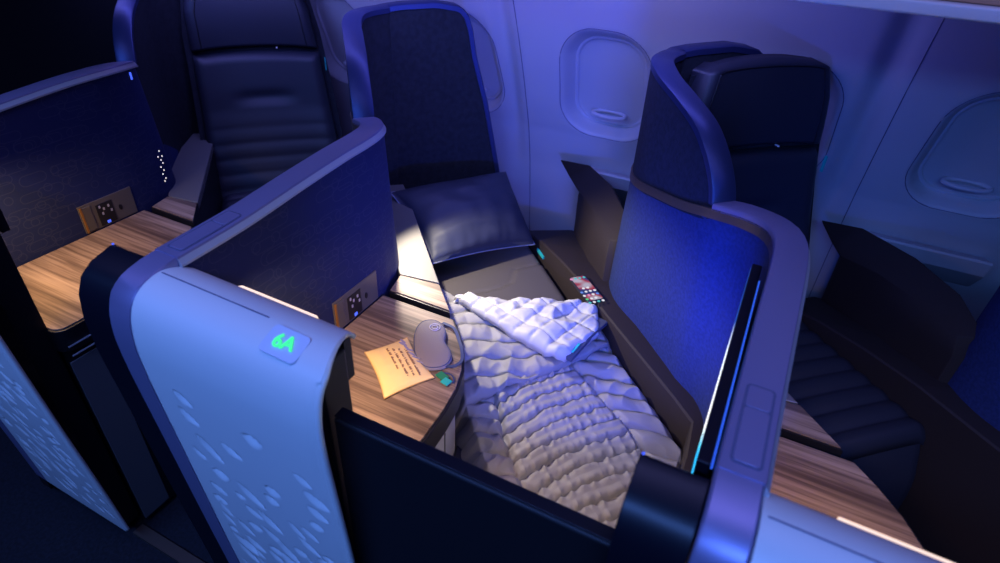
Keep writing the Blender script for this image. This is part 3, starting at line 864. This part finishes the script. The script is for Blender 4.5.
# pillow --------------------------------------------------------------
cnr = dict(bl=su(-1.463, .298, .590), br=su(-1.557, .662, .550), tr=su(-1.780, .628, .712), tl=su(-1.690, .222, .722))
PL = Thing('pillow', 'dark slate pillow leaning at the head of the bed', 'pillow', su(-1.6, .45, .52, 0))
def pil(side):
    def fn(a, b):
        bl, br, tr, tl = (Vector(cnr[q]) for q in ('bl', 'br', 'tr', 'tl'))
        # pulled-in edges
        aa = a; bb = b
        pin = .07
        e1 = 4 * bb * (1 - bb); e2 = 4 * aa * (1 - aa)
        aa2 = aa + (.5 - aa) * pin * e1 * (abs(2 * aa - 1))
        bb2 = bb + (.5 - bb) * pin * e2 * (abs(2 * bb - 1))
        p = (bl.lerp(br, aa2)).lerp(tl.lerp(tr, aa2), bb2)
        n = (br - bl).cross(tl - bl).normalized()
        if n.z < 0: n = -n
        h = (16 * aa * (1 - aa) * bb * (1 - bb)) ** .42
        w = .007 * nz(aa * 6, bb * 6, side) + .006 * nz(aa * 3 + 5, bb * 14, 2) * (1 - bb) + .004 * nz(aa * 17, bb * 4, 6) * exp(-((bb) / .2) ** 2)
        return tuple(p + n * (side * ((.078 if side > 0 else .045) * h) + w * h * (1 if side > 0 else 0)))
    return grid(60, 44, fn)
V1, F1 = pil(1); V2, F2 = pil(-1)
V, F = join((V1, F1), (V2, F2))
o = PL.part('pillowcase', V, F, M['pillow'], smooth=True)
w = o.modifiers.new('weld', 'WELD'); w.merge_threshold = .0004
edge = []
for i in range(60): edge.append(V1[i * 44])
for j in range(1, 44): edge.append(V1[59 * 44 + j])
for i in range(58, -1, -1): edge.append(V1[i * 44 + 43])
for j in range(42, -1, -1): edge.append(V1[j])
V, F = tube(edge, .0022, 6); PL.part('piping', V, F, M['pipe'], smooth=True)

# phone ---------------------------------------------------------------
PH = Thing('smartphone', 'small smartphone with lit home screen on the brown console', 'phone', su(-1.18, .70, .60, 0))
c = Vector((-.362, 1.345, .6045)); ln = Vector((.70, -.66, 0)).normalized(); wd = Vector((.66, .70, 0)).normalized()
hl, hw = .060, .0245
def ph(x, y, z): return tuple(c + ln * x + wd * y + Vector((0, 0, z)))
poly = rounded([(-hl, -hw), (hl, -hw), (hl, hw), (-hl, hw)], .008)
V, F = prism(poly, -.0045, .003); PH.part('body', [ph(*v) for v in V], F, M['phonebody'], bevel=.001)
def phone_screen():
    m = bpy.data.materials.new('phone_home_screen'); m.use_nodes = True; nt = m.node_tree; b = nt.nodes['Principled BSDF']
    tc = nt.nodes.new('ShaderNodeTexCoord'); n = nt.nodes.new('ShaderNodeTexNoise'); n.inputs['Scale'].default_value = 22; n.inputs['Detail'].default_value = 1
    nt.links.new(tc.outputs['Object'], n.inputs['Vector']); r = nt.nodes.new('ShaderNodeValToRGB'); e = r.color_ramp.elements
    e[0].position = .40; e[0].color = (.02, .04, .18, 1); e[1].position = .62; e[1].color = (.55, .50, .62, 1)
    x = e.new(.5); x.color = (.45, .04, .05, 1)
    nt.links.new(n.outputs['Fac'], r.inputs['Fac']); nt.links.new(r.outputs['Color'], b.inputs['Emission Color']); b.inputs['Emission Strength'].default_value = .75
    b.inputs['Base Color'].default_value = (.01, .01, .01, 1); b.inputs['Roughness'].default_value = .2
    return m
poly = rounded([(-hl + .003, -hw + .0025), (hl - .003, -hw + .0025), (hl - .003, hw - .0025), (-hl + .003, hw - .0025)], .006)
V, F = prism(poly, .002, .0036); sc = PH.part('display', [ph(*v) for v in V], F, phone_screen(), label='lit display with small round app icons')
ic = [mat('icon_%s' % n, (.05, .05, .05), .4, emit=cl, estr=.9) for n, cl in (('white', (.8, .8, .85)), ('green', (.05, .6, .15)), ('blue', (.1, .25, .8)), ('pink', (.8, .25, .5)), ('teal', (.05, .5, .5)))]
rr = random.Random(5)
for rrow in range(8):
    if rrow in (1, 2): continue
    for ccol in range(4):
        if rr.random() < .12: continue
        x = -hl + .011 + rrow * .0165; y = hw - .008 - ccol * .0132
        V, F = prism([(x + .0043 * cos(t * pi / 5), y + .0043 * sin(t * pi / 5)) for t in range(10)], .0034, .0040)
        PH.sub(sc, 'app_icon', [ph(*v) for v in V], F, rr.choice([ic[0], ic[0], ic[1], ic[2], ic[3], ic[4]]))

# pouch ---------------------------------------------------------------
PO = Thing('amenity_pouch', 'yellow paper amenity pouch lying on the walnut table beside the eye mask', 'pouch', (-.57, .75, .70))
Q = [Vector(p) for p in ((-.655, .745), (-.540, .655), (-.487, .752), (-.604, .829))]   # left, bottom, right, top corners
def pq(a, b): return (Q[0].lerp(Q[1], a)).lerp(Q[3].lerp(Q[2], a), b)
def po(side):
    def fn(a, b):
        aa = a + (.5 - a) * .05 * 4 * b * (1 - b) * abs(2 * a - 1); bb = b + (.5 - b) * .10 * 4 * a * (1 - a) * abs(2 * b - 1)
        p = pq(aa, bb); h = (16 * a * (1 - a) * b * (1 - b)) ** .5
        z = .7025 + (.013 * h + .0016 * nz(a * 7, b * 7, 1) * h if side > 0 else 0)
        return (p.x, p.y, z + (.0010 if side > 0 else -.0008))
    return grid(36, 36, fn)
V, F = join(po(1), po(-1)); F += []
PO.part('paper_sleeve', V, F, M['pouch'], smooth=True)
def pz(a, b): return .7035 + .013 * (16 * a * (1 - a) * b * (1 - b)) ** .5
rim_ = [(a, 0) for a in [i / 14 for i in range(15)]] + [(1, b) for b in [i / 14 for i in range(1, 15)]] + [(1 - a, 1) for a in [i / 14 for i in range(1, 15)]] + [(0, 1 - b) for b in [i / 14 for i in range(1, 15)]]
pts = []
for a, b in rim_:
    aa = a + (.5 - a) * .05 * 4 * b * (1 - b) * abs(2 * a - 1); bb = b + (.5 - b) * .10 * 4 * a * (1 - a) * abs(2 * b - 1)
    p = pq(aa, bb); pts.append((p.x, p.y, .7035))
V, F = tube(pts, .0011, 6); PO.part('seam_edge', V, F, M['pouchedge'])
# printed lines (small word shapes) run along the a direction
rr = random.Random(11); cells = []
for li, b in enumerate((.42, .53, .64, .75)):
    a = .16 + .05 * li; end = .80 + .03 * li - (.15 if li == 0 else 0)
    while a < end:
        wl = rr.uniform(.008, .016)
        hgt = rr.choice((.020, .028, .036))
        p = [pq(a, b), pq(a + wl, b), pq(a + wl, b + hgt * 1.3), pq(a, b + hgt * 1.3)]
        zz = pz(min(max(a, .02), .98), b) + .0008
        cells.append(([(q.x, q.y, zz) for q in p] + [(q.x, q.y, zz + .0004) for q in p], [(0, 1, 2, 3), (4, 7, 6, 5), (0, 4, 5, 1), (1, 5, 6, 2), (2, 6, 7, 3), (3, 7, 4, 0)]))
        a += wl + (.006 if rr.random() > .18 else .03)
V, F = join(*cells); PO.part('printed_lettering', V, F, M['ink'], label='four short lines of brown print')
cells = []
for (a, b, ln_, wd_, rot) in ((.10, .84, .11, .035, .3), (.17, .80, .13, .04, .55), (.28, .82, .11, .03, .2), (.36, .86, .10, .03, .9), (.45, .84, .12, .03, .4), (.55, .88, .12, .022, .7), (.66, .90, .10, .02, .6)):
    pp = []
    for t in range(12):
        an = 2 * pi * t / 12; x = ln_ * .5 * cos(an); y = wd_ * .5 * sin(an)
        x, y = x * cos(rot) - y * sin(rot), x * sin(rot) + y * cos(rot)
        q = pq(a + x * 1.25, min(.97, b + y * 1.6)); pp.append((q.x, q.y))
    zz = pz(a, min(b, .97)) + .0012
    cells.append(prism(pp, zz, zz + .0003))
V, F = join(*cells); PO.part('petal_print', V, F, M['petal'], label='lavender grey flower print')

# eye mask ------------------------------------------------------------
EM = Thing('eye_mask', 'soft taupe sleep mask with blue strap lying against the yellow pouch', 'eye mask', (-.54, .83, .70))
cm = Vector((-.545, .838)); du = Vector((-.595, .900)) - Vector((-.500, .775)); du.normalize(); dv = Vector((du.y, -du.x))
out = []
NN = 64
for i in range(NN):
    t = 2 * pi * i / NN; x = cos(t); y = sin(t)
    X = .083 * (abs(x) ** .86) * (1 if x > 0 else -1); Yv = .041 * (abs(y) ** .8) * (1 if y > 0 else -1)
    if y > 0: Yv -= .013 * exp(-(X / .030) ** 2)      # nose notch
    Yv *= (1 - .10 * (X / .083))
    out.append((X, Yv))
def em(X, Yv): p = cm + du * X + dv * Yv; return p.x, p.y
rings = []
for f, z in ((1., .7015), (1.0, .7045), (.93, .7085), (.80, .7105), (.5, .7120), (.12, .7122)):
    rings.append([(*em(x * f, y * f), z) for x, y in out])
V, F = loft(rings); EM.part('mask_pad', V, F, M['mask'], smooth=True)
V, F = tube([(*em(x * .95, y * .95), .7078) for x, y in out + out[:1]], .0010, 6); EM.part('binding', V, F, M['strap'])
cc = (.046, .010)
def ringm(r, w): return tube([(*em(cc[0] + r * cos(t * pi / 12), cc[1] + r * sin(t * pi / 12)), .7128) for t in range(25)], w, 6)
V, F = join(ringm(.0115, .0008), ringm(.0065, .0007)); EM.part('round_emblem', V, F, M['maskring'], label='small round stitched emblem')
pts = [(.070, .030), (.045, .052), (.010, .058), (-.025, .060), (-.060, .056), (-.078, .036), (-.070, .012)]
P3 = [(*em(a, b), .7035 + .002 * (i % 2)) for i, (a, b) in enumerate(pts)]
V, F = ribbon([tuple(v) for v in resample([Vector(p) for p in P3], .006)], .0035, .0010); EM.part('strap', V, F, M['strap'], label='narrow blue elastic strap')
P3 = [(-.484, .768, .7035), (-.466, .775, .705), (-.452, .770, .7035), (-.446, .757, .7030)]
V, F = tube([tuple(v) for v in resample([Vector(p) for p in P3], .006)], .0016, 6); EM.part('cord', V, F, M['strap'])
V, F = obox((-.4745, .762, .7045), (1, -.35, 0), (.35, 1, 0), (0, 0, 1), .012, .0085, .0018); EM.part('green_tag', V, F, M['greentag'], label='dark green tag', bevel=.001)
V, F = obox((-.459, .752, .7050), (1, -.2, 0), (.2, 1, 0), (0, 0, 1), .009, .0085, .0016); EM.part('teal_tag', V, F, M['teal'], label='teal tag', bevel=.001)

# door ----------------------------------------------------------------
D = Thing('sliding_door', 'low dark sliding door across the foot of the bed beside the 6A panel', 'door', (-.24, .44, 0))
V, F = box(-.44, -.032, .420, .446, .03, .925); D.part('door_leaf', V, F, M['door'], bevel=.006, seg=3)
V, F = box(-.44, -.036, .424, .443, .9245, .9275); D.part('top_edge', V, F, M['gloss'], bevel=.001)

single('unlit_suites_slab', *box(-3.3, -2.03, 1.40, 1.46, .0, 1.9), M['black'], 'tall black slab standing for the unlit suites in the top left corner behind the far divider', 'dark slab', bevel=.01)  # black slab added where the suites beyond are only in darkness
# threshold
single('door_threshold', *box(-1.28, -.88, .44, .47, .001, .012), M['bronze'], 'thin bronze threshold strip on the dark floor at lower left', 'threshold')

# ------------------------------------------------------------------ the setting
def struct(name, V, F, m, **kw):
    o = mesh_obj(name, V, F, m, **kw); o['kind'] = 'structure'; return o
V, F = box(-4.2, 3.2, -1.6, 2.4, -.05, 0.); struct('floor', V, F, carpet)
# sidewall: profile y(z), with windows let in; the y offset field makes the pans around each window
WP = [(.0, 2.02), (.30, 2.0), (.394, 1.986), (.50, 1.972), (.668, 1.944), (.813, 1.908), (.986, 1.842), (1.13, 1.780), (1.243, 1.725), (1.40, 1.64), (1.55, 1.53)]
zs = [a for a, b in WP]; ys = [b for a, b in WP]
wxs = [-3.63, -3.115, -2.60, -2.085, -1.567, -1.05, -.530, -.025, .490, 1.005, 1.52, 2.035]
SEAMS = [-.81 + i * 1.053 for i in range(-3, 3)]
def wy(x, z):
    y = interp(z, zs, ys)
    # broad soft flute just left of each seam
    for sx in SEAMS:
        d = x - (sx - .055)
        if abs(d) < .15: y += .030 * exp(-(d / .030) ** 2) * (1 if z > .45 else max(0, 1 - (.45 - z) / .3)) * min(1, max(0, (z - .55) / .35))
        y += .006 * exp(-((x - sx) / .0022) ** 2) * 0
    return y
WZ, WH, WW = 1.008, .184, .150
def sdf(dx, dz):
    # rounded window outline, slightly narrower at the top
    ww = WW - .010 * (dz / WH); r = .115
    qx = abs(dx) - (ww - r); qz = abs(dz) - (WH - r)
    return sqrt(max(qx, 0) ** 2 + max(qz, 0) ** 2) + min(max(qx, qz), 0) - r
def wall_y(x, z):
    y = wy(x, z)
    cx = min(wxs, key=lambda c_: abs(c_ - x)); d = sdf(x - cx, z - WZ)
    if d < 0:
        t = min(1, -d / .040)
        y += .066 * (t * t * (3 - 2 * t))
        # sill bulges at the bottom of the pan
    return y
x0, x1 = -3.4, 2.2
nx, nz_ = 620, 170
def wf(a, b):
    x = x0 + (x1 - x0) * a; z = .0 + 1.55 * b
    return (x, wall_y(x, z), z)
V, F = grid(nx, nz_, wf)
wl = struct('wall_window', V, F, M['wall'], smooth=True)
for sx in SEAMS:
    V, F = tube([(sx, wall_y(sx, z) - .0002, z) for z in [.02 + i * .04 for i in range(38)]], .0013, 6)
    o = mesh_obj('panel_seam', V, F, M['groove'], parent=wl)
nwin = 0
for cx in wxs:
    if not (-2.4 < cx < 1.2): continue
    nwin += 1
    root = bpy.data.objects.new('window_%d' % nwin, None); COL.objects.link(root); root['kind'] = 'structure'; root.location = (cx, 1.9, WZ)
    org = (cx, 1.9, WZ)
    def outline(f, n=64):
        pts = []
        for i in range(n):
            t = 2 * pi * i / n; dxx, dzz = cos(t), sin(t)
            lo_, hi = 0, .4
            for _ in range(22):
                m_ = (lo_ + hi) / 2
                if sdf(dxx * m_, dzz * m_) < f: lo_ = m_
                else: hi = m_
            pts.append((dxx * lo_, dzz * lo_))
        return pts
    o1 = outline(.001)
    V, F = tube([(cx + a, wy(cx + a, WZ + b) + .0008, WZ + b) for a, b in o1 + o1[:1]], .0014, 6)
    mesh_obj('reveal_gap', V, F, M['groove'], parent=root, origin=org)
    # pane rim and shade, deep in the pan
    def yy(b): return wy(cx, WZ + b)
    rr_ = []
    for f, dy in ((-.030, .058), (-.036, .054), (-.041, .060), (-.042, .080)):
        rr_.append([(cx + a, yy(b) + dy, WZ + b) for a, b in outline(f)])
    V, F = loft(rr_, caps=False); mesh_obj('rim', V, F, M['rim'], parent=root, origin=org, smooth=True)
    oo = outline(-.036)
    V = [(cx + a, yy(b) + .074, WZ + b) for a, b in oo]; V += [(x, y + .004, z) for x, y, z in V]; n = len(oo)
    F = [tuple(range(n)), tuple(range(2 * n - 1, n - 1, -1))] + [(i, (i + 1) % n, n + (i + 1) % n, n + i) for i in range(n)]
    mesh_obj('shade', V, F, M['shade'], parent=root, origin=org)
    # pull: shallow crescent lip at the bottom of the shade
    pts = [(cx + .056 * cos(t * pi / 16), yy(-.105) + .048 + .020 * sin(t * pi / 16), WZ - .108 + .004 * sin(t * pi / 16)) for t in range(33)]
    V, F = tube(pts, .0065, 8); mesh_obj('shade_pull', V, F, M['rim'], parent=root, origin=org, smooth=True)
# lower ledge of the sidewall (pale dado rail)
def rail(a, b):
    x = x0 + (x1 - x0) * a; pr = [(1.905, .742), (1.878, .736), (1.872, .722), (1.885, .705), (1.92, .640), (1.94, .62)]
    t = b * 5; i = min(int(t), 4); f = t - i
    return (x, pr[i][0] * (1 - f) + pr[i + 1][0] * f, pr[i][1] * (1 - f) + pr[i + 1][1] * f)
# overhead bin
bb = Thing('overhead_bin', 'edge of the overhead bin, pale rail under a tan panel, top right corner', 'overhead bin', (0, 1.3, 1.41))
V, F = box(-3.2, 2.4, 1.135, 1.22, 1.404, 1.424); bb.part('pale_rail', V, F, M['bin_'], bevel=.004)
V, F = box(-3.2, 2.4, 1.15, 1.56, 1.424, 1.85); bb.part('bin_front', V, F, M['binwarm'], bevel=.01)

# ------------------------------------------------------------------ lights
def area(name, loc, rot, sx, sy, power, col, spread=180):
    l = bpy.data.lights.new(name, 'AREA'); l.shape = 'RECTANGLE'; l.size = sx; l.size_y = sy; l.energy = power; l.color = col; l.spread = radians(spread)
    o = bpy.data.objects.new(name, l); COL.objects.link(o); o.location = loc
    o.rotation_euler = rot; return o
def aim(loc, tgt): return (Vector(tgt) - Vector(loc)).to_track_quat('-Z', 'Y').to_euler()
# cabin mood lighting
L1 = (-.6, -.75, 2.05)
L1 = (-.35, -.75, 2.05)
area('aisle_mood_light', L1, aim(L1, (-.35, .32, .80)), 3.6, .18, 17, (.11, .275, 1.), 84)
L2 = (-.25, .55, 2.15)
area('ceiling_mood_light', L2, aim(L2, (-.3, .75, .6)), 3.6, .25, 5.6, (.33, .33, 1.), 110)
area('sidewall_mood_light', (-1.25, 1.30, 1.395), aim((0, 1.30, 1.395), (0, 1.85, .85)), 2.3, .08, 8.5, (.21, .22, 1.))
area('added_fabric_light', (.014, .74, .785), aim((.03, .74, .785), (-.22, 1.15, .87)), .30, .015, 6.5, (.015, .07, 1.), 120)  # unseen blue lamp added below the monitor to brighten the fabric wall
# reading light
def spot(name, loc, tgt, power, col, ang, blend, size):
    l = bpy.data.lights.new(name, 'SPOT'); l.energy = power; l.color = col; l.spot_size = radians(ang); l.spot_blend = blend; l.shadow_soft_size = size
    o = bpy.data.objects.new(name, l); COL.objects.link(o); o.location = loc; o.rotation_euler = aim(loc, tgt); return o
spot('reading_light', (-.850, 1.140, .93), (-.45, 1.20, .5), 21, (1., .87, .72), 104, .6, .006)
spot('footwell_light', (-.02, .60, .86), (-.22, .92, .5), 2.2, (1., .66, .40), 120, .8, .02)
# warm strips over the tables
for k in (-1, 0, 1):
    dx = k * PITCH
    area('table_light', (-.60 + dx, .512, 1.000), aim((0, .51, 1.00), (0, .62, .70)), .15, .012, 1.1, (1., .62, .33), 125)

w = bpy.data.worlds.new('World'); S.world = w; w.use_nodes = True
w.node_tree.nodes['Background'].inputs[0].default_value = (.05, .06, .28, 1)
w.node_tree.nodes['Background'].inputs[1].default_value = .11

# ------------------------------------------------------------------ camera
cam = bpy.data.cameras.new('Camera'); co = bpy.data.objects.new('Camera', cam); COL.objects.link(co)
cam.sensor_width = 36; cam.sensor_fit = 'HORIZONTAL'; cam.lens = 600 / 1000 * 36; cam.clip_start = .02
R = Matrix.Rotation(radians(25.03), 4, 'Z') @ Matrix.Rotation(radians(55.5), 4, 'X') @ Matrix.Rotation(radians(2.93), 4, 'Z')
co.matrix_world = Matrix.Translation((0, 0, 1.557)) @ R
cam.dof.use_dof = True; cam.dof.focus_distance = 1.35; cam.dof.aperture_fstop = 3.6
S.camera = co
S.view_settings.view_transform = 'Standard'; S.view_settings.look = 'None'; S.view_settings.exposure = 0; S.view_settings.gamma = 1
S.view_settings.use_curve_mapping = False
